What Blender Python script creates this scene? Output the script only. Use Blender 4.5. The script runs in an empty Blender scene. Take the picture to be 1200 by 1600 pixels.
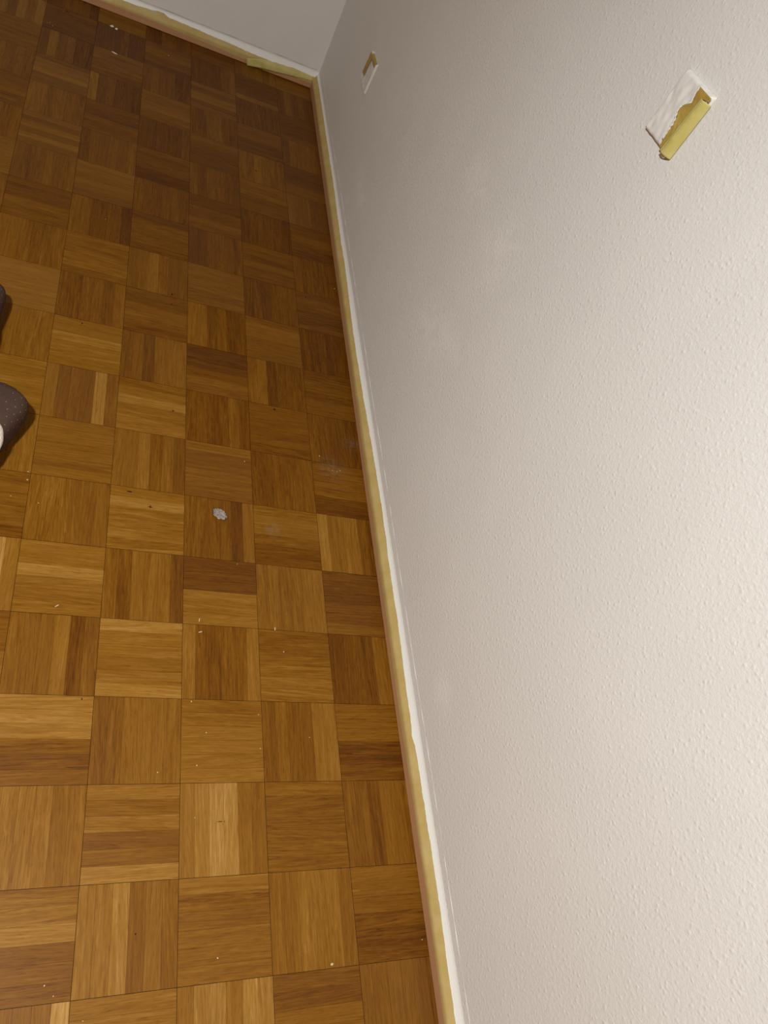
import bpy, bmesh, math, random
from mathutils import Vector, Matrix, noise as mnoise

random.seed(7)
SC = bpy.context.scene
COL = SC.collection

# ------------------------------------------------------------------ camera
cam_data = bpy.data.cameras.new('camera')
cam = bpy.data.objects.new('camera', cam_data)
COL.objects.link(cam)
RT = Vector((0.8992663, -0.1259431, 0.4188776))
UP = Vector((-0.1315547, 0.8354325, 0.5336158))
FW = Vector((0.4171492, 0.5349681, -0.7347079))
m = Matrix.Identity(4)
for i in range(3):
    m[i][0], m[i][1], m[i][2] = RT[i], UP[i], -FW[i]
m.translation = Vector((-0.156764, -0.064718, 1.453231))
cam.matrix_world = m
cam_data.sensor_fit = 'HORIZONTAL'
cam_data.sensor_width = 36.0
cam_data.lens = 36.0 * 1202.44 / 1200.0
cam_data.clip_start = 0.02
SC.camera = cam

# ------------------------------------------------------------------ light and exposure
world = bpy.data.worlds.new('world')
world.use_nodes = True
SC.world = world
world.node_tree.nodes['Background'].inputs[0].default_value = (1.0, 0.86, 0.68, 1)
world.node_tree.nodes['Background'].inputs[1].default_value = 0.02

# one shaded pendant hanging out of the picture, throwing its light downwards
LAMP = Vector((-0.68, 0.0, 2.20))
ld = bpy.data.lights.new('pendant_lamp', 'AREA')
ld.shape = 'DISK'
ld.size = 0.16
ld.energy = 59.5
ld.color = (0.985, 0.993, 0.965)
lamp = bpy.data.objects.new('pendant_lamp', ld)
lamp.location = LAMP
COL.objects.link(lamp)

SC.view_settings.view_transform = 'Standard'
SC.view_settings.look = 'None'
SC.view_settings.gamma = 1.0
SC.view_settings.use_curve_mapping = False
SC.view_settings.exposure = 0.0


# ------------------------------------------------------------------ helpers
def s2l(c):
    return tuple(((v / 255.0) / 12.92 if v <= 10 else ((v / 255.0 + 0.055) / 1.055) ** 2.4) for v in c)


def rgba(c):
    return (c[0], c[1], c[2], 1.0)


class NT:
    """small shader-node helper"""
    def __init__(self, name):
        self.mat = bpy.data.materials.new(name)
        self.mat.use_nodes = True
        self.t = self.mat.node_tree
        self.b = self.t.nodes['Principled BSDF']

    def n(self, kind, **kw):
        nd = self.t.nodes.new(kind)
        for k, v in kw.items():
            setattr(nd, k, v)
        return nd

    def link(self, a, b):
        self.t.links.new(a, b)

    def val(self, sock, v):
        if hasattr(v, 'is_output'):
            self.link(v, sock)
        else:
            sock.default_value = v

    def math(self, op, a, b=0.0, c=0.0):
        nd = self.n('ShaderNodeMath', operation=op)
        self.val(nd.inputs[0], a)
        self.val(nd.inputs[1], b)
        self.val(nd.inputs[2], c)
        return nd.outputs[0]

    def mix(self, f, a, b, blend='MIX'):
        nd = self.n('ShaderNodeMix', data_type='RGBA', blend_type=blend)
        self.val(nd.inputs[0], f)
        self.val(nd.inputs[6], a)
        self.val(nd.inputs[7], b)
        return nd.outputs[2]

    def ramp(self, f, stops):
        nd = self.n('ShaderNodeValToRGB')
        el = nd.color_ramp.elements
        while len(el) < len(stops):
            el.new(0.5)
        for e, (p, c) in zip(el, stops):
            e.position = p
            e.color = c if len(c) == 4 else rgba(c)
        self.val(nd.inputs[0], f)
        return nd.outputs[0]

    def noise(self, vec, scale, detail=2.0, rough=0.5, dist=0.0):
        nd = self.n('ShaderNodeTexNoise')
        nd.inputs['Scale'].default_value = scale
        nd.inputs['Detail'].default_value = detail
        nd.inputs['Roughness'].default_value = rough
        nd.inputs['Distortion'].default_value = dist
        self.link(vec, nd.inputs['Vector'])
        return nd.outputs[0]

    def coord(self, out='Object'):
        return self.n('ShaderNodeTexCoord').outputs[out]

    def scaled(self, vec, s):
        nd = self.n('ShaderNodeMapping')
        nd.inputs['Scale'].default_value = s
        self.link(vec, nd.inputs['Vector'])
        return nd.outputs[0]

    def bump(self, h, strength, dist, normal=None):
        nd = self.n('ShaderNodeBump')
        nd.inputs['Strength'].default_value = strength
        nd.inputs['Distance'].default_value = dist
        self.link(h, nd.inputs['Height'])
        if normal is not None:
            self.link(normal, nd.inputs['Normal'])
        return nd.outputs[0]

    def fin(self, color=None, rough=None, spec=None, normal=None, sheen=None):
        b = self.b
        if color is not None:
            self.val(b.inputs['Base Color'], color)
        if rough is not None:
            self.val(b.inputs['Roughness'], rough)
        if spec is not None:
            self.val(b.inputs['Specular IOR Level'], spec)
        if normal is not None:
            self.link(normal, b.inputs['Normal'])
        if sheen is not None:
            b.inputs['Sheen Weight'].default_value = sheen
        return self.mat


def obj(name, bm_or_mesh, mat, parent=None, smooth=False):
    if isinstance(bm_or_mesh, bmesh.types.BMesh):
        me = bpy.data.meshes.new(name)
        bmesh.ops.recalc_face_normals(bm_or_mesh, faces=bm_or_mesh.faces[:])
        bm_or_mesh.to_mesh(me)
        bm_or_mesh.free()
    else:
        me = bm_or_mesh
    o = bpy.data.objects.new(name, me)
    if mat is not None and len(me.materials) == 0:
        me.materials.append(mat)
    if smooth:
        for p in me.polygons:
            p.use_smooth = True
    COL.objects.link(o)
    if parent is not None:
        o.parent = parent
    return o


def tag(o, label, cat, group=None, kind=None):
    o['label'] = label
    o['category'] = cat
    if group:
        o['group'] = group
    if kind:
        o['kind'] = kind
    return o


def structure(o, label=None):
    o['kind'] = 'structure'
    if label:
        o['label'] = label
    return o


def add_box(bm, lo, hi):
    v = [bm.verts.new((x, y, z)) for x in (lo[0], hi[0]) for y in (lo[1], hi[1]) for z in (lo[2], hi[2])]
    for f in ((0, 1, 3, 2), (4, 6, 7, 5), (0, 4, 5, 1), (2, 3, 7, 6), (0, 2, 6, 4), (1, 5, 7, 3)):
        bm.faces.new([v[i] for i in f])


def lerp_list(pts, x):
    """piecewise-linear lookup in [(x, v), ...] sorted by x"""
    if x <= pts[0][0]:
        return pts[0][1]
    for (a, va), (b, vb) in zip(pts, pts[1:]):
        if x <= b:
            return va + (vb - va) * (x - a) / (b - a)
    return pts[-1][1]


# ------------------------------------------------------------------ room dimensions (metres)
XW = 0.640      # face of the right wall
YW = 2.993      # face of the back wall
XL = -3.00      # left wall
YF = -1.70      # wall behind
ZC = 2.50       # ceiling
SKD = 0.018     # skirting depth
BLK = 0.16      # side of one parquet square


# ------------------------------------------------------------------ materials of the shell
def wall_paint(name, col, grain=1.0, dabs=()):
    t = NT(name)
    co = t.coord('Object')
    n1 = t.noise(co, 150.0, 3.0, 0.55, 0.4)
    n2 = t.noise(co, 330.0, 2.0, 0.5)
    chips = t.n('ShaderNodeTexVoronoi', feature='F1')
    chips.inputs['Scale'].default_value = 95.0
    t.link(co, chips.inputs['Vector'])
    chip = t.ramp(chips.outputs['Distance'], [(0.0, (1, 1, 1)), (0.34, (0, 0, 0))])
    pick = t.math('GREATER_THAN', t.n('ShaderNodeSeparateColor').outputs[0], 0.5)
    sep = pick.node.inputs[0].links[0].from_node
    t.link(chips.outputs['Color'], sep.inputs[0])
    pick.node.inputs[1].default_value = 0.62
    big = t.math('MULTIPLY', chip, pick)
    h = t.math('MULTIPLY_ADD', n1, 1.0, t.math('MULTIPLY', n2, 0.35))
    h = t.math('MULTIPLY_ADD', big, 0.55, h)
    patch = t.noise(co, 3.2, 4.0, 0.6, 0.8)
    c = t.mix(t.ramp(patch, [(0.40, (0, 0, 0)), (0.66, (1, 1, 1))]), rgba(tuple(v * 0.985 for v in col)), rgba(tuple(min(1, v * 1.015) for v in col)))
    # dabs where a second coat of whiter paint was rolled on
    dab = None
    for (y, z, ry, rz) in dabs:
        sc = t.n('ShaderNodeVectorMath', operation='SUBTRACT')
        t.link(co, sc.inputs[0])
        sc.inputs[1].default_value = (XW, y, z)
        ln = t.n('ShaderNodeVectorMath', operation='LENGTH')
        t.link(t.scaled(sc.outputs[0], (0.0, 1.0 / ry, 1.0 / rz)), ln.inputs[0])
        f = t.math('MAXIMUM', t.math('SUBTRACT', 1.0, ln.outputs['Value']), 0.0)
        dab = f if dab is None else t.math('ADD', dab, f)
    if dab is not None:
        ragged = t.ramp(t.noise(co, 28.0, 4.0, 0.65, 0.6), [(0.36, (0, 0, 0)), (0.60, (1, 1, 1))])
        dab = t.math('MINIMUM', t.math('MULTIPLY', t.math('MULTIPLY', dab, 0.8), ragged), 0.6)
        c = t.mix(dab, c, (0.90, 0.89, 0.86, 1))
    rough = t.math('MULTIPLY_ADD', patch, -0.12, 0.62)
    nrm = t.bump(h, 0.8 * grain, 0.0011)
    return t.fin(c, rough, 0.38, nrm)


M_WALL = wall_paint('textured_wall_paint', (0.80, 0.79, 0.77), 1.0, ((1.26, 0.39, 0.14, 0.10), (1.15, 0.46, 0.10, 0.06), (1.19, 0.69, 0.12, 0.10), (1.43, 0.68, 0.10, 0.07), (0.447, 0.175, 0.06, 0.05), (2.05, 0.20, 0.16, 0.05)))
M_WALL_B = wall_paint('back_wall_paint', (0.80, 0.79, 0.77), 0.6)
M_WALL_C = wall_paint('warm_bounce_wall', (0.46, 0.32, 0.17), 0.6)  # unseen walls, ochre made up to dim and warm the bounced light


def ceiling_paint():
    t = NT('ceiling_paint')
    n1 = t.noise(t.coord('Object'), 120.0, 2.0)
    return t.fin((0.66, 0.57, 0.45, 1), 0.8, 0.2, t.bump(n1, 0.4, 0.001))  # unseen ceiling, its tint added to warm the ambient light


M_CEIL = ceiling_paint()

# wood tones: 0 darkest stave ... 9 palest stave
TONES = [(52, 24, 4), (72, 35, 6), (94, 50, 9), (112, 64, 14), (126, 77, 22), (140, 90, 34), (152, 102, 46), (166, 117, 62), (182, 134, 80), (196, 150, 98)]


def parquet():
    t = NT('oak_mosaic_parquet')
    uv = t.n('ShaderNodeUVMap').outputs[0]
    at = t.n('ShaderNodeAttribute', attribute_name='tone')
    sep = t.n('ShaderNodeSeparateColor')
    t.link(at.outputs['Color'], sep.inputs[0])
    tone, rnd, hue = sep.outputs[0], sep.outputs[1], sep.outputs[2]
    fine = t.noise(t.scaled(uv, (9.0, 330.0, 1.0)), 1.0, 4.0, 0.6)
    broad = t.noise(t.scaled(uv, (3.5, 62.0, 1.0)), 1.0, 3.0, 0.55, 1.1)
    figure = t.noise(t.scaled(uv, (12.0, 120.0, 1.0)), 1.0, 2.0, 0.5, 2.2)
    pore = t.noise(t.scaled(uv, (42.0, 820.0, 1.0)), 1.0, 2.0, 0.5)
    fleck = t.noise(t.scaled(uv, (70.0, 160.0, 1.0)), 1.0, 2.0, 0.6, 0.8)
    amp = t.math('MULTIPLY_ADD', rnd, 0.22, 0.20)
    v = t.math('MULTIPLY_ADD', t.math('SUBTRACT', fine, 0.5), 0.46, tone)
    v = t.math('MULTIPLY_ADD', t.math('SUBTRACT', broad, 0.5), amp, v)
    v = t.math('MULTIPLY_ADD', t.math('SUBTRACT', figure, 0.5), amp, v)
    v = t.math('MULTIPLY_ADD', t.math('SUBTRACT', fleck, 0.5), 0.07, v)
    pr = t.ramp(pore, [(0.30, (1, 1, 1)), (0.42, (0, 0, 0))])
    v = t.math('MULTIPLY_ADD', pr, -0.19, v)
    K = WOODK
    stops = [(i / 9.0, tuple(min(0.95, c * K * q) for c, q in zip(s2l(TONES[i]), (0.98, 1.0, 0.14 if i < 4 else 0.14 + 0.10 * (i - 3))))) for i in range(10)]
    c = t.ramp(v, stops)
    red = t.mix(t.math('MULTIPLY', hue, 0.24), c, rgba((0.22, 0.105, 0.030)))
    red.node.blend_type = 'MIX'
    # two faint smudges of plaster dust
    pos = t.coord('Object')
    dust = None
    for (px, py, rad) in ((0.367, 0.896, 0.030), (0.535, 1.105, 0.050), (0.60, 1.20, 0.03)):
        dn = t.n('ShaderNodeVectorMath', operation='DISTANCE')
        t.link(pos, dn.inputs[0])
        dn.inputs[1].default_value = (px, py, 0.0)
        f = t.math('SUBTRACT', 1.0, t.math('DIVIDE', dn.outputs['Value'], rad))
        f = t.math('MAXIMUM', f, 0.0)
        dust = f if dust is None else t.math('ADD', dust, f)
    dust = t.math('MULTIPLY', dust, t.ramp(t.noise(pos, 90.0, 3.0, 0.6), [(0.38, (0, 0, 0)), (0.62, (1, 1, 1))]))
    red = t.mix(t.math('MULTIPLY', dust, 0.24), red, rgba((0.24, 0.21, 0.19)))
    rough = t.math('MULTIPLY_ADD', fine, 0.22, 0.36)
    h = t.math('ADD', t.math('MULTIPLY', fine, 0.5), t.math('MULTIPLY', pr, -0.6))
    nrm = t.bump(h, 0.22, 0.0004)
    return t.fin(red, rough, 0.15, nrm)


WOODK = 0.80
M_PARQ = parquet()


def plain(name, col, rough=0.6, spec=0.3, nscale=0.0, nstr=0.0, ndist=0.001, vary=0.0, vscale=20.0):
    t = NT(name)
    co = t.coord('Object')
    c = rgba(col)
    if vary:
        n = t.noise(co, vscale, 3.0)
        c = t.mix(n, rgba(tuple(v * (1 - vary) for v in col)), rgba(tuple(min(1, v * (1 + vary)) for v in col)))
    nrm = t.bump(t.noise(co, nscale, 3.0), nstr, ndist) if nscale else None
    return t.fin(c, rough, spec, nrm)


M_GAP = plain('dark_joint', (0.022, 0.009, 0.003), 0.8, 0.1)
M_DARK = plain('dark_wood_mark', (0.012, 0.005, 0.002), 0.6, 0.2)


def beech():
    t = NT('beech_skirting')
    co = t.coord('Object')
    g = t.noise(t.scaled(co, (260.0, 8.0, 260.0)), 1.0, 3.0)
    g2 = t.noise(t.scaled(co, (8.0, 260.0, 260.0)), 1.0, 3.0)
    c = t.mix(t.math('MULTIPLY', t.math('ADD', g, g2), 0.5), rgba((0.40, 0.205, 0.098)), rgba((0.60, 0.33, 0.175)))
    return t.fin(c, 0.42, 0.4)


M_BEECH = beech()


def tape_mat(name, c1, c2):
    t = NT(name)
    co = t.coord('Object')
    crepe = t.noise(t.scaled(co, (900, 900, 900)), 1.0, 2.0)
    blot = t.noise(co, 22.0, 4.0, 0.6)
    c = t.mix(t.ramp(blot, [(0.35, (0, 0, 0)), (0.65, (1, 1, 1))]), rgba(c1), rgba(c2))
    return t.fin(c, 0.55, 0.35, t.bump(crepe, 0.35, 0.0004))


M_TAPE = tape_mat('yellow_masking_tape', (0.50, 0.36, 0.115), (0.57, 0.43, 0.17))
M_TAPE_Y = tape_mat('lemon_tape_roll', (0.52, 0.45, 0.13), (0.62, 0.55, 0.21))
M_TAPE_A = tape_mat('amber_tape', (0.38, 0.25, 0.045), (0.52, 0.37, 0.09))  # darker amber variant of the tape colour


def fresh_paint():
    t = NT('fresh_white_paint')
    co = t.coord('Object')
    n = t.noise(co, 130.0, 3.0, 0.6, 0.5)
    return t.fin((0.88, 0.875, 0.85, 1), 0.42, 0.45, t.bump(n, 0.35, 0.0009))


M_PAINT = fresh_paint()


def skin_paint():
    t = NT('dull_paint_skin')
    n = t.noise(t.coord('Object'), 200.0, 3.0, 0.6, 0.5)
    return t.fin((0.80, 0.785, 0.76, 1), 0.5, 0.35, t.bump(n, 0.4, 0.0008))


M_SKIN = skin_paint()

# ------------------------------------------------------------------ parquet floor
# stave tones of the squares in view: (column, row) -> six staves, left to right or far to near
PAT = {  # far rows are darker partly because dimmer light is painted into them
 (-1,-1):'555558', (0,-1):'665555', (1,-1):'677677', (2,-1):'335555', (3,-1):'445543',
 (-1,0):'567444', (0,0):'667454', (1,0):'645555', (2,0):'556665', (3,0):'554333',
 (-1,1):'666655', (0,1):'656447', (1,1):'678855', (2,1):'544444', (3,1):'443554',
 (-1,2):'777434', (0,2):'445555', (1,2):'556666', (2,2):'454466', (3,2):'555223',
 (-2,3):'444567', (-1,3):'544634', (0,3):'766567', (1,3):'633446', (2,3):'445566', (3,3):'233355',
 (-2,4):'666686', (-1,4):'667655', (0,4):'535552', (1,4):'222666', (2,4):'555566', (3,4):'222334',
 (-2,5):'444443', (-1,5):'555445', (0,5):'676666', (1,5):'444425', (2,5):'566433', (3,5):'756643',
 (-2,6):'555566', (-1,6):'555545', (0,6):'556453', (1,6):'533444', (2,6):'334444', (3,6):'444422',
 (-2,7):'666666', (-1,7):'533374', (0,7):'567666', (1,7):'333343', (2,7):'444343', (3,7):'433322',
 (-2,8):'555555', (-1,8):'667666', (0,8):'342555', (1,8):'112344', (2,8):'452333', (3,8):'333344',
 (-2,9):'666666', (-1,9):'434434', (0,9):'334443', (1,9):'553433', (2,9):'455444', (3,9):'222222',
 (-2,10):'554445', (-1,10):'555564', (0,10):'446433', (1,10):'444434', (2,10):'222333', (3,10):'333222',
 (-2,11):'333444', (-1,11):'443332', (0,11):'244443', (1,11):'113333', (2,11):'433433', (3,11):'433333',
 (-3,12):'555555', (-2,12):'333444', (-1,12):'554543', (0,12):'433333', (1,12):'223343', (2,12):'233332', (3,12):'334322',
 (-2,13):'435353', (-1,13):'233434', (0,13):'333311', (1,13):'323332', (2,13):'444333', (3,13):'433222',
 (-3,13):'555544', (-2,14):'554443', (-1,14):'332333', (0,14):'222223', (1,14):'432222', (2,14):'445444', (3,14):'222233',
 (-3,14):'344433', (-3,15):'444443', (-2,15):'355633', (-1,15):'623222', (0,15):'444544', (1,15):'333433', (2,15):'444222', (3,15):'244433',
 (-3,16):'444444', (-2,16):'253322', (-1,16):'444433', (0,16):'343322', (1,16):'434534', (2,16):'222222', (3,16):'222223',
 (-3,17):'353646', (-2,17):'322222', (-1,17):'111211', (0,17):'334332', (1,17):'222234', (2,17):'222235', (3,17):'243322',
}


def build_floor():
    bm = bmesh.new()
    uvl = bm.loops.layers.uv.new('UVMap')
    cl = bm.loops.layers.float_color.new('tone')
    rng = random.Random(11)
    c0, c1 = math.floor(XL / BLK), math.ceil(XW / BLK)
    r0, r1 = math.floor(YF / BLK), math.ceil(YW / BLK)
    gap = 0.00012

    def quad(x0, x1, y0, y1, z, horiz, tone, rnd, hue, mi):
        x1, y1 = min(x1, XW - 0.002), min(y1, YW - 0.002)
        x0, y0 = max(x0, XL + 0.002), max(y0, YF + 0.002)
        if x1 - x0 < 0.001 or y1 - y0 < 0.001:
            return
        dz = [rng.uniform(-0.00006, 0.00006) for _ in range(2)]
        ps = [(x0, y0), (x1, y0), (x1, y1), (x0, y1)]
        zz = []
        for (px, py) in ps:
            s = (py - y0) / (y1 - y0) if horiz else (px - x0) / (x1 - x0)
            zz.append(z + dz[0] * (1 - s) + dz[1] * s)
        vs = [bm.verts.new((p[0], p[1], zq)) for p, zq in zip(ps, zz)]
        f = bm.faces.new(vs)
        f.material_index = mi
        ou, ov = rng.uniform(0, 60), rng.uniform(0, 60)
        slant = rng.uniform(-0.05, 0.05)
        for lp, (px, py) in zip(f.loops, ps):
            a, b = (px, py) if horiz else (py, px)
            lp[uvl].uv = (ou + a, ov + b + slant * (a - (x0 if horiz else y0)))
            lp[cl] = (tone, rnd, hue, 1.0)

    for c in range(c0, c1):
        for r in range(r0, r1):
            horiz = (c + r) % 2 == 1
            pat = PAT.get((c, r))
            if pat is None:
                base = rng.choice([3, 4, 5, 5, 6]) - (1 if r > 9 else 0)  # other far squares a step darker, following the painted-in dimness
                pat = ''.join(str(max(1, min(8, base + rng.choice([-1, 0, 0, 0, 1])))) for _ in range(6))
            X0, Y0 = c * BLK, r * BLK
            prev = None
            bhue = max(0.0, rng.gauss(0.15, 0.25))
            for k in range(6):
                d = int(pat[k])
                lift = 0.3 if r >= 13 else 0.0
                tone = (4.6 + (d + lift - 4.6) * 0.68 + 0.45 * max(0, d - 6) + rng.uniform(-0.25, 0.25)) / 9.0
                if prev != d:
                    rnd, hue = rng.random(), min(1.0, max(0.0, bhue + rng.gauss(0.0, 0.12)))
                prev = d
                w = BLK / 6.0
                z = rng.uniform(-0.00005, 0.00005)
                eg = 0.00040
                if horiz:
                    ya, yb = Y0 + BLK - (k + 1) * w, Y0 + BLK - k * w
                    quad(X0 + eg, X0 + BLK - eg, ya + (eg if k == 5 else gap), yb - (eg if k == 0 else gap), z, True, tone, rnd, hue, 0)
                else:
                    xa, xb = X0 + k * w, X0 + (k + 1) * w
                    quad(xa + (eg if k == 0 else gap), xb - (eg if k == 5 else gap), Y0 + eg, Y0 + BLK - eg, z, False, tone, rnd, hue, 0)
    # sub-floor seen in the joints
    lo, hi = (XL, YF, -0.06), (XW, YW, -0.0012)
    n0 = len(bm.faces)
    add_box(bm, lo, hi)
    bm.faces.ensure_lookup_table()
    for f in bm.faces[n0:]:
        f.material_index = 1
    # small knots, nail heads and a scratch in the staves
    for (x, y, a, b) in ((0.118, 1.610, .0022, .0040), (0.118, 1.572, .0028, .0014), (-0.096, 1.428, .0022, .0022),
                         (0.129, 1.202, .0022, .0022), (0.389, 1.270, .0028, .0032), (0.512, 1.743, .0024, .002),
                         (0.379, 2.306, .004, .0022), (0.086, 0.915, .0055, .0012), (0.086, 0.915, .0012, .0045),
                         (0.040, 0.948, .006, .0018), (-0.257, 2.868, .006, .003),
                         (0.232, 0.251, .0058, .0007), (0.241, 0.251, .0009, .0009), (0.092, 0.082, .0014, .0014), (-0.021, 0.474, .0012, .002)):
        ring = []
        for q in range(10):
            an = q * math.tau / 10
            k = rng.uniform(0.75, 1.15)
            ring.append(bm.verts.new((x + a * k * math.cos(an), y + b * k * math.sin(an), 0.00018)))
        f = bm.faces.new(ring)
        f.material_index = 2
    me = bpy.data.meshes.new('floor')
    bm.to_mesh(me)
    bm.free()
    for mm in (M_PARQ, M_GAP, M_DARK):
        me.materials.append(mm)
    return structure(obj('floor', me, None))


build_floor()


# ------------------------------------------------------------------ walls and ceiling
def slab(name, lo, hi, mat, label=None):
    bm = bmesh.new()
    add_box(bm, lo, hi)
    return structure(obj(name, bm, mat), label)


T = 0.12
slab('wall_right', (XW, YF - T, -0.06), (XW + T, YW + T, ZC), M_WALL, 'off-white textured wall on the right')
slab('wall_back', (XL - T, YW, -0.06), (XW, YW + T, ZC), M_WALL_B, 'off-white wall at the far end')
slab('wall_left', (XL - T, YF - T, -0.06), (XL, YW, ZC), M_WALL_C)
slab('wall_front', (XL, YF - T, -0.06), (XW, YF, ZC), M_WALL_C)
slab('ceiling', (XL - T, YF - T, ZC), (XW + T, YW + T, ZC + T), M_CEIL)

# ------------------------------------------------------------------ skirting boards
# profile: (distance in from the front face, height)
PROF = [(0.0, 0.0), (0.0, 0.0285), (0.0004, 0.0315), (0.0018, 0.0348), (0.0048, 0.0392), (0.0085, 0.0446),
        (0.0115, 0.0488), (0.0145, 0.0538), (0.0168, 0.0582), (0.0180, 0.0620)]


def prof_len():
    acc = [0.0]
    for a, b in zip(PROF, PROF[1:]):
        acc.append(acc[-1] + math.hypot(b[0] - a[0], b[1] - a[1]))
    return acc


PL = prof_len()


def prof_at(s, off=0.0):
    """point on the profile at arc length s, pushed outwards by off"""
    s = max(0.0, min(PL[-1], s))
    for i in range(len(PL) - 1):
        if s <= PL[i + 1] + 1e-12:
            u = (s - PL[i]) / (PL[i + 1] - PL[i])
            a, b = PROF[i], PROF[i + 1]
            dx, dz = b[0] - a[0], b[1] - a[1]
            L = math.hypot(dx, dz)
            return (a[0] + dx * u - off * dz / L, a[1] + dz * u + off * dx / L)


def prof_solve(fn, target):
    """arc length where fn(d, z) first reaches target"""
    best, bs = 1e9, 0.0
    for i in range(400):
        s = PL[-1] * i / 399
        e = abs(fn(*prof_at(s)) - target)
        if e < best:
            best, bs = e, s
    return bs


XS, YS = XW - SKD, YW - SKD            # front faces of the skirting


def side_pt(axis, along, d, z):
    """world point on the right-hand ('R') or far ('B') skirting"""
    return (XS + d, along, z) if axis == 'R' else (along, YS + d, z)


def skirting(name, axis, a, b, mitre_b, label, z0=0.0020):
    bm = bmesh.new()
    rings = []
    for e, along in ((0, a), (1, b)):
        ring = []
        for (d, z) in PROF + [(SKD, 0.0)]:
            al = along + (d if (e == 1 and mitre_b) else 0.0)
            ring.append(bm.verts.new(side_pt(axis, al, d - 0.0002, z + z0 if z < 0.001 else z)))
        rings.append(ring)
    n = len(rings[0])
    for i in range(n):
        j = (i + 1) % n
        bm.faces.new((rings[0][i], rings[0][j], rings[1][j], rings[1][i]))
    bm.faces.new(rings[0])
    bm.faces.new(rings[1])
    return structure(obj(name, bm, M_BEECH), label)


JOINT = 1.385
skirting('baseboard_right', 'R', YF + 0.02, JOINT - 0.0006, False, 'beech skirting length nearest the viewer')
skirting('baseboard_right', 'R', JOINT + 0.0006, YS - 0.0004, True, 'beech skirting length running into the corner')
skirting('baseboard_back', 'B', XL + 0.002, XS - 0.0004, True, 'beech skirting along the far wall')


def band(name, axis, a, b, step, lo_fn, hi_fn, off, thick, mat, parent=None, rows=30, mitre=None):
    """thin film that follows the skirting profile between two wandering edges"""
    bm = bmesh.new()
    n = max(2, int((b - a) / step))
    front, back = [], []
    for i in range(n + 1):
        al = a + (b - a) * i / n
        s0, s1 = lo_fn(al), max(lo_fn(al) + 0.001, hi_fn(al))
        f, k = [], []
        for j in range(rows + 1):
            s = s0 + (s1 - s0) * j / rows
            d, z = prof_at(s, off + thick)
            d2, z2 = prof_at(s, off)
            lim = al
            if mitre is not None:
                lim = min(al, mitre + d) if i == n else al
                if i == n:
                    lim = mitre + max(-0.0005, d)
            f.append(bm.verts.new(side_pt(axis, lim, d, z)))
            k.append(bm.verts.new(side_pt(axis, lim, d2, z2)))
        front.append(f)
        back.append(k)
    for i in range(n):
        for j in range(rows):
            bm.faces.new((front[i][j], front[i + 1][j], front[i + 1][j + 1], front[i][j + 1]))
            bm.faces.new((back[i][j], back[i][j + 1], back[i + 1][j + 1], back[i + 1][j]))
        bm.faces.new((front[i][0], back[i][0], back[i + 1][0], front[i + 1][0]))
        bm.faces.new((front[i][rows], front[i + 1][rows], back[i + 1][rows], back[i][rows]))
    for i in (0, n):
        for j in range(rows):
            bm.faces.new((front[i][j], front[i][j + 1], back[i][j + 1], back[i][j]))
    return obj(name, bm, mat, parent, smooth=False)


def wob(seed, x, amp, f):
    return amp * mnoise.noise(Vector((x * f, seed * 7.31, 0.3)))


# height of the tape's lower edge on the front face, along the right wall
R_LO = [(-0.2, .0225), (0.07, .0245), (0.27, .0235), (0.39, .0195), (0.51, .018), (0.66, .020), (0.83, .021), (0.99, .0215),
        (1.14, .020), (1.31, .020), (1.5, .0225), (1.72, .022), (1.95, .022), (2.2, .026), (2.5, .025), (2.85, .028)]
# where the paint edge falls, as (distance in + 0.56 * (height - 48 mm))
R_HI = [(-0.11, .0082), (0.066, .0115), (0.267, .0112), (0.362, .0100), (0.3766, .0098), (0.390, .0066), (0.3993, .0047), (0.408, .0068), (0.4377, .0079), (0.645, .0120),
        (0.81, .0121), (0.958, .0155), (1.158, .0135), (1.358, .0083), (1.58, .0068), (1.86, .0129), (1.99, .0112),
        (2.27, .0150), (2.55, .0150), (2.80, .0149), (2.95, .0140)]
FR = lambda d, z: d + 0.56 * (z - 0.048)
FB = lambda d, z: z + 0.47 * d


def r_lo(y):
    return lerp_list(R_LO, y) + wob(1, y, 0.0008, 9)


_cache = {}


def r_hi(y):
    k = lerp_list(R_HI, y) + wob(2, y, 0.0010, 28) + wob(3, y, 0.0009, 120)
    return prof_solve(FR, k)


tape_r = band('masking_tape', 'R', YF + 0.05, YS, 0.02, r_lo, lambda y: PL[-1] - 0.0004, 0.00012, 0.00025, M_TAPE, mitre=YS)
tag(tape_r, 'long yellow masking tape along the skirting of the right wall', 'tape')
paint_r = band('paint_edge', 'R', YF + 0.05, YS, 0.004, r_hi, lambda y: PL[-1], 0.00042, 0.00050, M_PAINT, tape_r, rows=14, mitre=YS)
paint_r['label'] = 'ragged white paint overlapping the tape'

B_LO = [(-3, .025), (-0.16, .0250), (0.02, .0240), (0.20, .0200), (0.33, .0150), (0.45, .018), (0.6, .020)]
B_HI = [(-3, .055), (-0.30, .054), (-0.093, .0531), (0.00, .0560), (0.030, .0625), (0.051, .0630), (0.065, .0555), (0.16, .0530), (0.30, .0480), (0.39, .0440), (0.468, .0430), (0.55, .0450), (0.62, .0470)]


def b_lo(x):
    return lerp_list(B_LO, x) + wob(4, x, 0.0008, 9)


def b_hi(x):
    return prof_solve(FB, lerp_list(B_HI, x) + wob(5, x, 0.0020, 30) + wob(6, x, 0.0014, 120))


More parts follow.
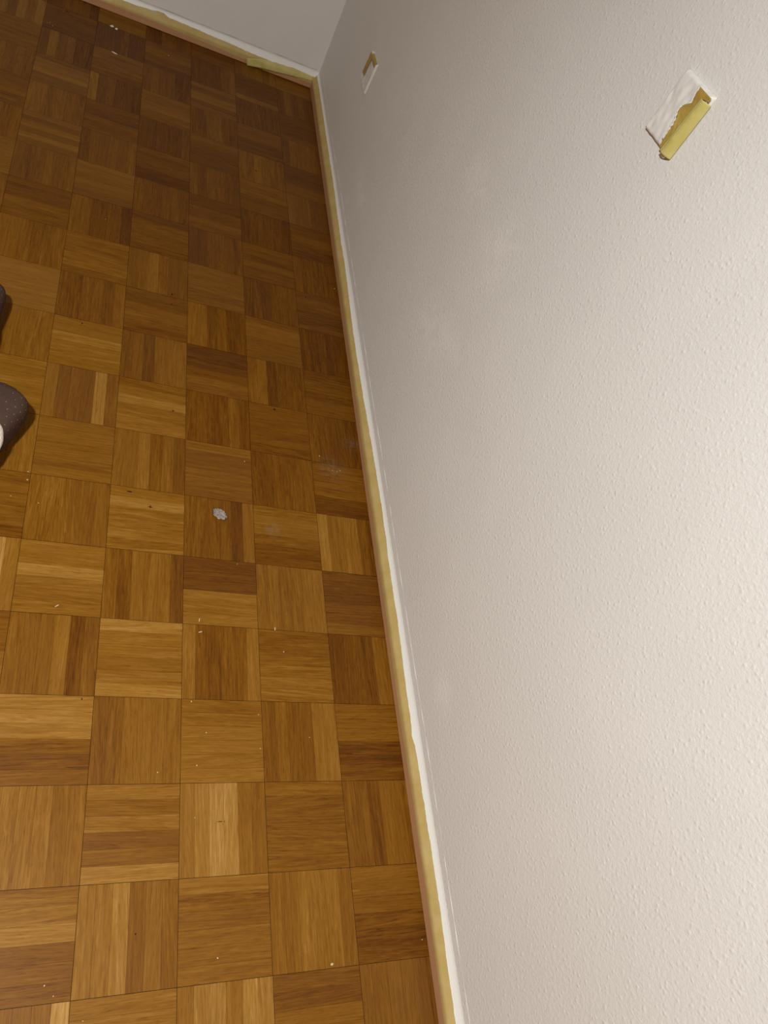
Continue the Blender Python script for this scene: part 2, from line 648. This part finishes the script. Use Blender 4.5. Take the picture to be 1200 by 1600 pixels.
tape_b = band('masking_tape', 'B', XL + 0.05, XS, 0.02, b_lo, lambda y: PL[-1] - 0.0004, 0.00012, 0.00025, M_TAPE, mitre=XS)
tag(tape_b, 'yellow masking tape along the skirting of the far wall', 'tape')
paint_b = band('paint_edge', 'B', XL + 0.05, XS, 0.004, b_hi, lambda y: PL[-1], 0.00042, 0.00050, M_PAINT, tape_b, rows=14, mitre=XS)
paint_b['label'] = 'ragged white paint overlapping the tape'


# ---- caulk: a thin run of filler between skirting and wall, painted with the wall
def caulk(name, axis, a, b, zc, seed):
    bm = bmesh.new()
    n = int((b - a) / 0.006)
    rows = []
    for i in range(n + 1):
        al = a + (b - a) * i / n
        w = 0.0011 + wob(seed, al, 0.0009, 24)
        h = max(0.00015, 0.0006 + wob(seed + 1, al, 0.0009, 30))
        z = zc + wob(seed + 2, al, 0.0035, 3.5)
        w = max(0.0003, w)
        row = []
        for (dz, dh) in ((-w, 0.0), (-w * 0.4, h), (w * 0.4, h), (w, 0.0)):
            row.append(bm.verts.new(side_pt(axis, al, SKD - dh + 0.00005, z + dz)))
        rows.append(row)
    for i in range(n):
        for j in range(3):
            bm.faces.new((rows[i][j], rows[i + 1][j], rows[i + 1][j + 1], rows[i][j + 1]))
    return structure(obj(name, bm, M_WALL_B, smooth=True), None)


caulk('trim_1', 'R', -0.9, 2.9, 0.0815, 31)

# ---- hairline crack between the painted band and the far wall
def crack(name, a, b, z):
    bm = bmesh.new()
    n = int((b - a) / 0.004)
    prev = None
    for i in range(n + 1):
        x = a + (b - a) * i / n
        w = 0.00045 + wob(51, x, 0.0007, 22)
        zz = z + wob(52, x, 0.0012, 14)
        if w < 0.00012:
            prev = None
            continue
        cur = (bm.verts.new((x, YW - 0.00012, zz - w)), bm.verts.new((x, YW - 0.00012, zz + w)))
        if prev:
            bm.faces.new((prev[0], cur[0], cur[1], prev[1]))
        prev = cur
    return structure(obj(name, bm, M_CRACK), None)


M_CRACK = plain('crack_shadow', (0.30, 0.26, 0.21), 0.9, 0.1)
crack('trim_2', -0.3, XW - 0.012, 0.0672)

# ---- short loose piece of tape stuck over the tape at the far corner, drooping at its left end
TP_TOP = [(0.3603, .0243), (0.3900, .0345), (0.4165, .0413), (0.4765, .0428), (0.5483, .0470), (0.6026, .0440), (0.6200, .0440)]
TP_BOT = [(0.3682, -.0020), (0.4000, .0030), (0.4389, .0070), (0.5144, .0150), (0.5521, .0190), (0.5939, .0240), (0.6200, .0270)]


def loose_tape():
    bm = bmesh.new()
    n, rows = 40, 6
    grid, grid2 = [], []
    for i in range(n + 1):
        t = i / n
        xt = TP_TOP[0][0] + (TP_TOP[-1][0] - TP_TOP[0][0]) * t
        xb = TP_BOT[0][0] + (TP_BOT[-1][0] - TP_BOT[0][0]) * t
        zt, zb = lerp_list(TP_TOP, xt) + wob(8, xt, 0.002, 60), lerp_list(TP_BOT, xb) + 0.0025
        peel = 0.0085 * (1 - t) ** 1.6
        a, b = [], []
        for j in range(rows + 1):
            u = j / rows
            x = xb + (xt - xb) * u
            z = zb + (zt - zb) * u
            base = 0.0
            s = prof_solve(lambda d, zz: zz, max(0.002, min(0.0619, z)))
            base = prof_at(s)[0]
            crease = 0.0011 * max(0.0, math.sin(t * 19 + u * 5)) * (0.3 + t)
            y = YS + base - 0.0009 - peel * (1.15 - 0.35 * u) - crease
            a.append(bm.verts.new((x, y, z)))
            b.append(bm.verts.new((x, y + 0.00018, z)))
        grid.append(a)
        grid2.append(b)
    for i in range(n):
        for j in range(rows):
            bm.faces.new((grid[i][j], grid[i + 1][j], grid[i + 1][j + 1], grid[i][j + 1]))
            bm.faces.new((grid2[i][j], grid2[i][j + 1], grid2[i + 1][j + 1], grid2[i + 1][j]))
        bm.faces.new((grid[i][0], grid2[i][0], grid2[i + 1][0], grid[i + 1][0]))
        bm.faces.new((grid[i][rows], grid[i + 1][rows], grid2[i + 1][rows], grid2[i][rows]))
    for i in (0, n):
        for j in range(rows):
            bm.faces.new((grid[i][j], grid[i][j + 1], grid2[i][j + 1], grid2[i][j]))
    return obj('masking_tape', bm, M_TAPE_Y, None, smooth=True)


tag(loose_tape(), 'short loose piece of yellow tape hanging over the far skirting by the corner', 'tape')


# ------------------------------------------------------------------ masked wall plates
def wall_plate(yc, zc, w, h, skew, label, tape_side, seed):
    """square cover plate on the right wall, painted over, with masking tape left along one edge.
    local u runs towards the viewer's right (-y), v runs up"""
    root = bpy.data.objects.new('wall_plate', None)
    root.empty_display_size = 0.05
    root.location = (XW, yc, zc)
    COL.objects.link(root)
    tag(root, label, 'wall plate', 'masked wall plates')
    rng = random.Random(seed)

    def P(u, v, o):
        # o = distance out of the wall
        return (-o, -(u + skew[0] * v), v + skew[1] * u)

    # body: a shallow bevelled square
    bm = bmesh.new()
    D = 0.0055
    rings = []
    for (ins, o) in ((0.0, 0.0002), (0.0, D * 0.55), (0.0012, D * 0.9), (0.0030, D), (0.03, D)):
        a, b = w / 2 - ins, h / 2 - ins
        rc = 0.004
        ring = []
        for (sx, sy, st) in ((1, 1, 0), (-1, 1, 90), (-1, -1, 180), (1, -1, 270)):
            for q in range(5):
                an = math.radians(st + q * 22.5)
                ring.append(bm.verts.new(P(sx * (a - rc) + rc * math.cos(an), sy * (b - rc) + rc * math.sin(an), o)))
        rings.append(ring)
    for r0, r1 in zip(rings, rings[1:]):
        n = len(r0)
        for i in range(n):
            bm.faces.new((r0[i], r0[(i + 1) % n], r1[(i + 1) % n], r1[i]))
    bm.faces.new(rings[-1])
    bm.faces.new(list(reversed(rings[0])))
    obj('cover', bm, M_SKIN, root, smooth=False)

    # wrinkled skin of dried paint over the tape on the face
    bm = bmesh.new()
    N = 44
    vs = []
    for i in range(N + 1):
        row = []
        for j in range(N + 1):
            u = -w / 2 - 0.003 + (w + 0.006) * i / N
            v = -h / 2 - 0.003 + (h + 0.006) * j / N
            edge = min(w / 2 + 0.003 - abs(u), h / 2 + 0.003 - abs(v))
            o = D + 0.0007
            wr = abs(mnoise.noise(Vector((u * 36 + seed, v * 24, seed)))) * 0.0036 + 0.0014 * mnoise.noise(Vector((u * 90, v * 60, seed + 4)))
            o += wr
            k = max(0.0, min(1.0, edge / 0.0035))
            o = 0.0004 + (o - 0.0004) * (k ** 0.6)
            ju = 0.0012 * mnoise.noise(Vector((v * 80, seed + 1, 0))) if k < 0.5 else 0
            jv = 0.0012 * mnoise.noise(Vector((u * 80, seed + 2, 0))) if k < 0.5 else 0
            row.append(bm.verts.new(P(u + ju, v + jv, o)))
        vs.append(row)
    for i in range(N):
        for j in range(N):
            bm.faces.new((vs[i][j], vs[i + 1][j], vs[i + 1][j + 1], vs[i][j + 1]))
    obj('paint_skin', bm, M_SKIN, root, smooth=True)

    # the strip of tape not covered by paint: amber face with a torn edge, and a rolled yellow lip
    def sheet(name, uA, uB, vA, vB, of, mat, nu=14, nv=48, par=root):
        bm = bmesh.new()
        f, k = [], []
        for j in range(nv + 1):
            v = vA + (vB - vA) * j / nv
            a, b = uA(v), uB(v)
            rf, rk = [], []
            for i in range(nu + 1):
                t = i / nu
                u = a + (b - a) * t
                o = of(t, v)
                rf.append(bm.verts.new(P(u, v, o)))
                rk.append(bm.verts.new(P(u, v, o - 0.0005)))
            f.append(rf)
            k.append(rk)
        for j in range(nv):
            for i in range(nu):
                bm.faces.new((f[j][i], f[j][i + 1], f[j + 1][i + 1], f[j + 1][i]))
                bm.faces.new((k[j][i], k[j + 1][i], k[j + 1][i + 1], k[j][i + 1]))
            bm.faces.new((f[j][0], f[j + 1][0], k[j + 1][0], k[j][0]))
            bm.faces.new((f[j][nu], k[j][nu], k[j + 1][nu], f[j + 1][nu]))
        for j in (0, nv):
            for i in range(nu):
                bm.faces.new((f[j][i], k[j][i], k[j][i + 1], f[j][i + 1]))
        return obj(name, bm, mat, par, smooth=True)

    if tape_side == 'right':
        torn = [(-h / 2, .020), (-0.038, .016), (-0.030, .0145), (-0.012, .0135), (0.006, .003), (0.013, .004), (0.024, .018), (0.034, .012), (h / 2, .012)]
        tl = lambda v: lerp_list(torn, v) + 0.0022 * mnoise.noise(Vector((v * 260, seed, 1))) + 0.001 * mnoise.noise(Vector((v * 700, seed, 2)))
        mid = lambda v: 0.0300 + 0.06 * v
        s = sheet('tape_strip', tl, lambda v: (mid(v) + 0.003) if v < 0.0375 else w / 2 + 0.0045 - 0.003 * abs(mnoise.noise(Vector((v * 300, 5, 1)))), -h / 2 - 0.001, h / 2 - 0.001,
                  lambda t, v: D + 0.0038 + 0.0010 * mnoise.noise(Vector((t * 4, v * 120, seed))), M_TAPE_A)
        s['label'] = 'torn amber masking tape on the right of the plate'
        sheet('torn_paint', lambda v: tl(v) - 0.0022 - 0.0016 * mnoise.noise(Vector((v * 150, seed, 7))), lambda v: tl(v) + 0.0008, -h / 2 + 0.010, h / 2 - 0.002,
              lambda t, v: D + 0.0042 + 0.0016 * abs(mnoise.noise(Vector((v * 160, seed, 9)))), M_PAINT, 5, 60)
        sheet('tape_roll', mid, lambda v: w / 2 + 0.0050, -h / 2 - 0.003, h / 2 - 0.009,
              lambda t, v: max(D + 0.0058 if t < 0.62 else 0, 0.0010 + (D + 0.0060 + 0.0012 * mnoise.noise(Vector((v * 60, 3, 1)))) * max(0.0, math.cos((t - 0.30) * 2.2)) ** 0.75 * (1.0 if t > 0.30 else (0.74 + 0.26 * t / 0.30))), M_TAPE_Y)
        # smear of wet-looking white paint under the lower end
        bm = bmesh.new()
        bmesh.ops.create_uvsphere(bm, u_segments=14, v_segments=8, radius=1.0)
        for vv in bm.verts:
            c = vv.co.copy()
            vv.co = Vector(P(0.031 + c.x * 0.0065, -h / 2 - 0.0055 + c.y * 0.0045, 0.0012 + max(-0.1, c.z) * 0.0050))
        obj('paint_blob', bm, M_PAINT, root, smooth=True)
    else:
        tr = lambda v: -w / 2 + 0.030 + 0.12 * (v + h / 2) * 0.4 + 0.0016 * mnoise.noise(Vector((v * 260, seed, 1)))
        s = sheet('tape_strip', lambda v: -w / 2 + 0.001, tr, -h / 2 + 0.026, h / 2 - 0.002,
                  lambda t, v: D + 0.0040 + 0.0008 * mnoise.noise(Vector((t * 4, v * 120, seed))), M_TAPE_A)
        s['label'] = 'strip of yellow masking tape on the left of the plate'
        sheet('tape_edge', lambda v: -w / 2 + 0.02, lambda v: w / 2 - 0.002, h / 2 - 0.011, h / 2 + 0.0035,
              lambda t, v: D + 0.0036 - (0.006 * max(0.0, (v - h / 2 + 0.001) / 0.0045) ** 2), M_TAPE_A, 20, 6)
    return root


wall_plate(0.9880, 1.1120, 0.089, 0.092, (-0.02, 0.09), 'masked wall plate high on the right wall, yellow tape down its right edge', 'right', 3)
wall_plate(2.4180, 0.3805, 0.090, 0.096, (0.06, 0.02), 'masked wall plate low on the right wall near the corner, tape on its left', 'left', 9)

# ------------------------------------------------------------------ slippers
def felt():
    t = NT('mauve_felt')
    co = t.coord('Object')
    fz = t.noise(co, 420.0, 4.0, 0.7)
    bl = t.noise(co, 40.0, 3.0)
    c = t.mix(fz, rgba((0.050, 0.026, 0.019)), rgba((0.125, 0.072, 0.054)))
    c = t.mix(t.math('MULTIPLY', bl, 0.4), c, rgba((0.06, 0.042, 0.034)))
    return t.fin(c, 0.95, 0.1, t.bump(fz, 0.6, 0.0012))


M_FELT = felt()
M_DOT = plain('pale_grey_dot', (0.26, 0.21, 0.18), 0.8, 0.2, 400, 0.3, 0.0006)
M_SOLE = plain('charcoal_rubber', (0.045, 0.038, 0.036), 0.75, 0.3, 300, 0.3, 0.0006)
M_FLEECE = plain('cream_fleece', (0.74, 0.68, 0.58), 0.95, 0.1, 260, 0.9, 0.003, 0.08, 200)

# half-widths of a right slipper along its length (heel at 0): (y, left, right)
OUTL = [(0.000, -.006, .006), (0.006, -.018, .018), (0.020, -.028, .029), (0.045, -.0335, .0345), (0.085, -.035, .038), (0.130, -.0385, .0430),
        (0.170, -.0425, .0470), (0.200, -.0450, .0490), (0.218, -.0455, .0480), (0.232, -.0445, .0420), (0.244, -.0420, .0280), (0.254, -.0370, .0080),
        (0.261, -.0300, -.0060), (0.264, -.0220, -.0140)]
LEN = 0.264


def outline(grow=0.0):
    rt = [(r + grow, y) for (y, l, r) in OUTL]
    lf = [(l - grow, y) for (y, l, r) in reversed(OUTL)]
    return rt + lf


def slipper(loc, rotz, mirror, label):
    root = bpy.data.objects.new('slipper', None)
    root.empty_display_size = 0.1
    root.location = loc
    root.rotation_euler = (0, 0, rotz)
    COL.objects.link(root)
    tag(root, label, 'slipper', 'pair of felt slippers')
    S = -1.0 if mirror else 1.0

    # sole
    def spring(y):
        return 0.020 * max(0.0, (y - 0.17) / 0.09) ** 2

    bm = bmesh.new()
    rings = []
    for (g, z) in ((-0.014, 0.0004), (-0.010, 0.005), (-0.009, 0.012), (-0.010, 0.018)):
        rings.append([bm.verts.new((S * x, 0.004 + y * 0.97, z + spring(y))) for (x, y) in outline(g)])
    n = len(rings[0])
    for a, b in zip(rings, rings[1:]):
        for i in range(n):
            bm.faces.new((a[i], a[(i + 1) % n], b[(i + 1) % n], b[i]))
    bm.faces.new(rings[0])
    bm.faces.new(rings[-1])
    obj('sole', bm, M_SOLE, root)

    # padded upper: bulging cross-sections, open from the instep back
    def half(y):
        l = lerp_list([(a, b) for a, b, c in OUTL], y)
        r = lerp_list([(a, c) for a, b, c in OUTL], y)
        return l, r

    def top_h(y):
        return lerp_list([(0.0, .062), (0.03, .070), (0.09, .078), (0.125, .096), (0.155, .100), (0.20, .096), (0.235, .086), (0.252, .074), (0.260, .062), (0.264, .056)], y)

    A0, A1 = math.radians(-52), math.radians(232)

    def section(y, an, shrink=0.0):
        l, r = half(y)
        cx, hw = (l + r) / 2, (r - l) / 2 - shrink
        zt, zb = top_h(y) - shrink, 0.010 + spring(y)
        zc, hz = zb + (zt - zb) * 0.52, (zt - zb) * 0.5
        ex = math.copysign(abs(math.cos(an)) ** 0.66, math.cos(an))
        ez = math.copysign(abs(math.sin(an)) ** 0.74, math.sin(an))
        return Vector((S * (cx + hw * ex), min(y, LEN - shrink), zc + hz * ez))

    OPEN0, OPEN1 = 0.022, 0.127
    bm = bmesh.new()
    M = 40
    ys = [LEN * (i / 60.0) for i in range(61)]
    front, inner = [], []
    for y in ys:
        front.append([bm.verts.new(section(y, A0 + (A1 - A0) * j / M)) for j in range(M + 1)])
        inner.append([bm.verts.new(section(y, A0 + (A1 - A0) * j / M, 0.004)) for j in range(M + 1)])

    def is_open(i, j):
        y = (ys[i] + ys[i + 1]) / 2
        if not (OPEN0 < y < OPEN1):
            return False
        u = (y - (OPEN0 + OPEN1) / 2) / ((OPEN1 - OPEN0) / 2)
        an = A0 + (A1 - A0) * (j + 0.5) / M
        return abs(an - math.pi / 2) < 1.15 * math.sqrt(max(0.0, 1 - u * u))

    for i in range(60):
        for j in range(M):
            if not is_open(i, j):
                bm.faces.new((front[i][j], front[i + 1][j], front[i + 1][j + 1], front[i][j + 1]))
                bm.faces.new((inner[i][j], inner[i][j + 1], inner[i + 1][j + 1], inner[i + 1][j]))
    bm.faces.new(front[-1])
    bm.faces.new(front[0])
    up = obj('upper', bm, M_FELT, root, smooth=True)

    # insole and fleece collar
    bm = bmesh.new()
    a = [bm.verts.new((S * x * 0.72, 0.016 + y * 0.80, 0.026)) for (x, y) in outline(-0.003)]
    b = [bm.verts.new((S * x * 0.72, 0.016 + y * 0.80, 0.0190)) for (x, y) in outline(-0.003)]
    for i in range(len(a)):
        j = (i + 1) % len(a)
        bm.faces.new((a[i], a[j], b[j], b[i]))
    bm.faces.new(a)
    bm.faces.new(b)
    obj('insole', bm, M_FLEECE, root)

    bm = bmesh.new()
    K, Q = 64, 12
    rings = []
    for k in range(K):
        th = math.tau * k / K
        yc = (OPEN0 + OPEN1) / 2 + (OPEN1 - OPEN0) / 2 * math.sin(th)
        u = math.cos(th)
        pc = section(yc, math.pi / 2 - 1.22 * u)
        xc, zc = S * pc.x, pc.z - 0.001
        rad = 0.0115 + 0.0015 * mnoise.noise(Vector((math.cos(th) * 4, math.sin(th) * 4, 2.0)))
        ring = []
        for q in range(Q):
            p = math.tau * q / Q
            ring.append(bm.verts.new((S * (xc + rad * math.cos(p) * u), yc + rad * math.cos(p) * math.sin(th), zc + rad * math.sin(p))))
        rings.append(ring)
    for k in range(K):
        for q in range(Q):
            bm.faces.new((rings[k][q], rings[(k + 1) % K][q], rings[(k + 1) % K][(q + 1) % Q], rings[k][(q + 1) % Q]))
    c = obj('collar', bm, M_FLEECE, root, smooth=True)
    c['label'] = 'cream fleece collar'

    # pale dots printed in rows over the toe
    bm = bmesh.new()
    for iy in range(7):
        for ix in range(8):
            yy = 0.140 + iy * 0.0165
            an = math.radians(-10) + math.radians(200) * (ix + 0.5 + (0.5 if iy % 2 else 0.0)) / 8.5
            if yy > LEN - 0.012:
                continue
            p = section(yy, an)
            nrm = (section(yy + 0.002, an) - p).cross(section(yy, an + 0.03) - p)
            if nrm.length < 1e-12:
                continue
            nrm.normalize()
            if nrm.dot(p - Vector((0, yy, 0.05))) < 0:
                nrm = -nrm
            t1 = nrm.orthogonal().normalized()
            t2 = nrm.cross(t1)
            bm.faces.new([bm.verts.new(p + nrm * 0.0008 + (t1 * math.cos(q * math.tau / 8) + t2 * math.sin(q * math.tau / 8)) * 0.0012) for q in range(8)])
    d = obj('printed_dots', bm, M_DOT, up)
    d['kind'] = 'stuff'
    return root


slipper((-0.298, 0.883, 0.0003), math.radians(-19), False, 'mauve felt slipper with pale dots and cream collar at the left edge')
slipper((-0.3215, 1.170, 0.0003), math.radians(-3), True, 'second mauve felt slipper, farther back, its toe just touching the left edge')


# ------------------------------------------------------------------ small things lying on the floor
def lump(name, loc, size, rotz, mat, seed, rough=0.35, sub=3, freq=1.6):
    bm = bmesh.new()
    bmesh.ops.create_icosphere(bm, subdivisions=sub, radius=1.0)
    for v in bm.verts:
        p = v.co.normalized()
        k = 1 + rough * mnoise.noise(p * freq + Vector((seed * 3.1, seed, 0))) + rough * 0.6 * mnoise.noise(p * freq * 3 + Vector((0, seed * 2.7, seed)))
        v.co = Vector((p.x * size[0] * k, p.y * size[1] * k, max(-0.3, p.z * k) * size[2]))
    zmin = min(v.co.z for v in bm.verts)
    for v in bm.verts:
        v.co.z -= zmin
    o = obj(name, bm, mat, None, smooth=False)
    o.location = (loc[0], loc[1], 0.0003)
    o.rotation_euler = (0, 0, rotz)
    return o


def plaster():
    t = NT('grey_plaster')
    co = t.coord('Object')
    a = t.noise(co, 260.0, 4.0, 0.7)
    c = t.ramp(a, [(0.32, (0.13, 0.11, 0.095)), (0.52, (0.34, 0.30, 0.27)), (0.70, (0.60, 0.54, 0.48))])
    return t.fin(c, 0.95, 0.15, t.bump(a, 0.8, 0.0025))


M_PLASTER = plaster()
M_CHIP = plain('white_paint_chip', (0.80, 0.73, 0.60), 0.6, 0.3, 300, 0.3, 0.0008)
M_CRUMB = plain('cream_crumb', (0.66, 0.50, 0.28), 0.7, 0.3)

tag(lump('plaster_lump', (0.2405, 0.9175), (0.0165, 0.0098, 0.0085), math.radians(-42), M_PLASTER, 5, 0.42, 4, 2.0),
    'grey crumbly lump of plaster alone in the middle of the parquet', 'plaster lump')

for k, (x, y, sx, sy, rz, lab) in enumerate((
        (-0.1135, 2.8785, .0062, .0042, 20, 'whitish paint flake near the far skirting, largest of the flakes'),
        (-0.0985, 2.8720, .0045, .0034, -30, 'small whitish flake touching the right of the largest flake'))):
    o = lump('paint_flake', (x, y), (sx, sy, .0028), math.radians(rz), M_CHIP, 20 + k, 0.5, 3, 2.2)
    tag(o, lab, 'paint flake', 'paint flakes by the far wall')
o = lump('paint_flake', (-0.0960, 2.7150), (.0090, .0022, .0012), math.radians(-16), M_CHIP, 27, 0.5, 3, 2.2)
tag(o, 'long thin whitish sliver on the joint of two squares, below the largest flake', 'paint flake', 'paint flakes by the far wall')

# pale wood splinters
SPL = [(-0.081, 0.658, 38, 'pale splinter on the left, alone on a light square'),
       (0.194, 0.650, 82, 'pale splinter standing upright-wise, the upper of a pair'),
       (0.196, 0.623, 18, 'pale splinter lying slantwise, the lower of a pair'),
       (0.357, 0.642, 88, 'pale splinter on a joint, right of the pair')]
first = None
for (x, y, rz, lab) in SPL:
    if first is None:
        bm = bmesh.new()
        prof = [(-.0042, .0005), (-.003, .0009), (0, .0011), (.003, .0009), (.0042, .0004)]
        rr = [[bm.verts.new((px, r * math.cos(q * math.tau / 6), .0011 + r * math.sin(q * math.tau / 6))) for q in range(6)] for (px, r) in prof]
        for a, b in zip(rr, rr[1:]):
            for q in range(6):
                bm.faces.new((a[q], a[(q + 1) % 6], b[(q + 1) % 6], b[q]))
        bm.faces.new(rr[0])
        bm.faces.new(rr[-1])
        o = first = obj('splinter', bm, M_CRUMB)
    else:
        o = first.copy()
        COL.objects.link(o)
    o.location = (x, y, 0.0003)
    o.rotation_euler = (0, 0, math.radians(rz))
    tag(o, lab, 'splinter', 'pale splinters on the parquet')

# tiny crumbs of plaster and paint scattered about
CR = [(0.080, 2.826), (-0.307, 2.749), (-0.068, 1.845), (-0.166, 0.963), (-0.165, 0.942), (-0.191, 0.897), (-0.138, 0.888), (0.278, 0.793),
      (0.374, 0.590), (0.179, 0.475), (0.313, 0.452), (0.208, 0.414), (0.190, 0.352), (0.418, 0.407), (-0.039, 0.024),
      (-0.025, 0.009), (0.020, -0.028), (0.226, 0.035), (0.612, 0.028), (0.303, 1.083), (0.503, 1.140), (0.557, 1.103), (0.548, 1.098), (0.536, 1.100), (0.187, 0.259),
      (0.612, 1.815), (0.119, 0.340), (0.314, 0.384), (-0.300, 2.756), (-0.290, 2.742)]
first = None
rng = random.Random(4)
for (x, y) in CR:
    if first is None:
        o = first = lump('crumb', (x, y), (.0014, .0011, .0013), 0.4, M_CRUMB, 40, 0.3, 2)
    else:
        o = first.copy()
        COL.objects.link(o)
        o.location = (x, y, 0.0003)
        o.rotation_euler = (0, 0, rng.uniform(0, 6.2))
        k = rng.uniform(0.7, 1.15)
        o.scale = (k, k, k)
    tag(o, 'tiny pale crumb lying on the parquet', 'crumb', 'crumbs on the parquet')
o = first.copy()
COL.objects.link(o)
o.location = (0.428, 0.006, 0.0003)
o.scale = (2.1, 2.1, 2.1)
tag(o, 'round cream bead, the biggest crumb, at the lower right of the parquet', 'crumb', 'crumbs on the parquet')
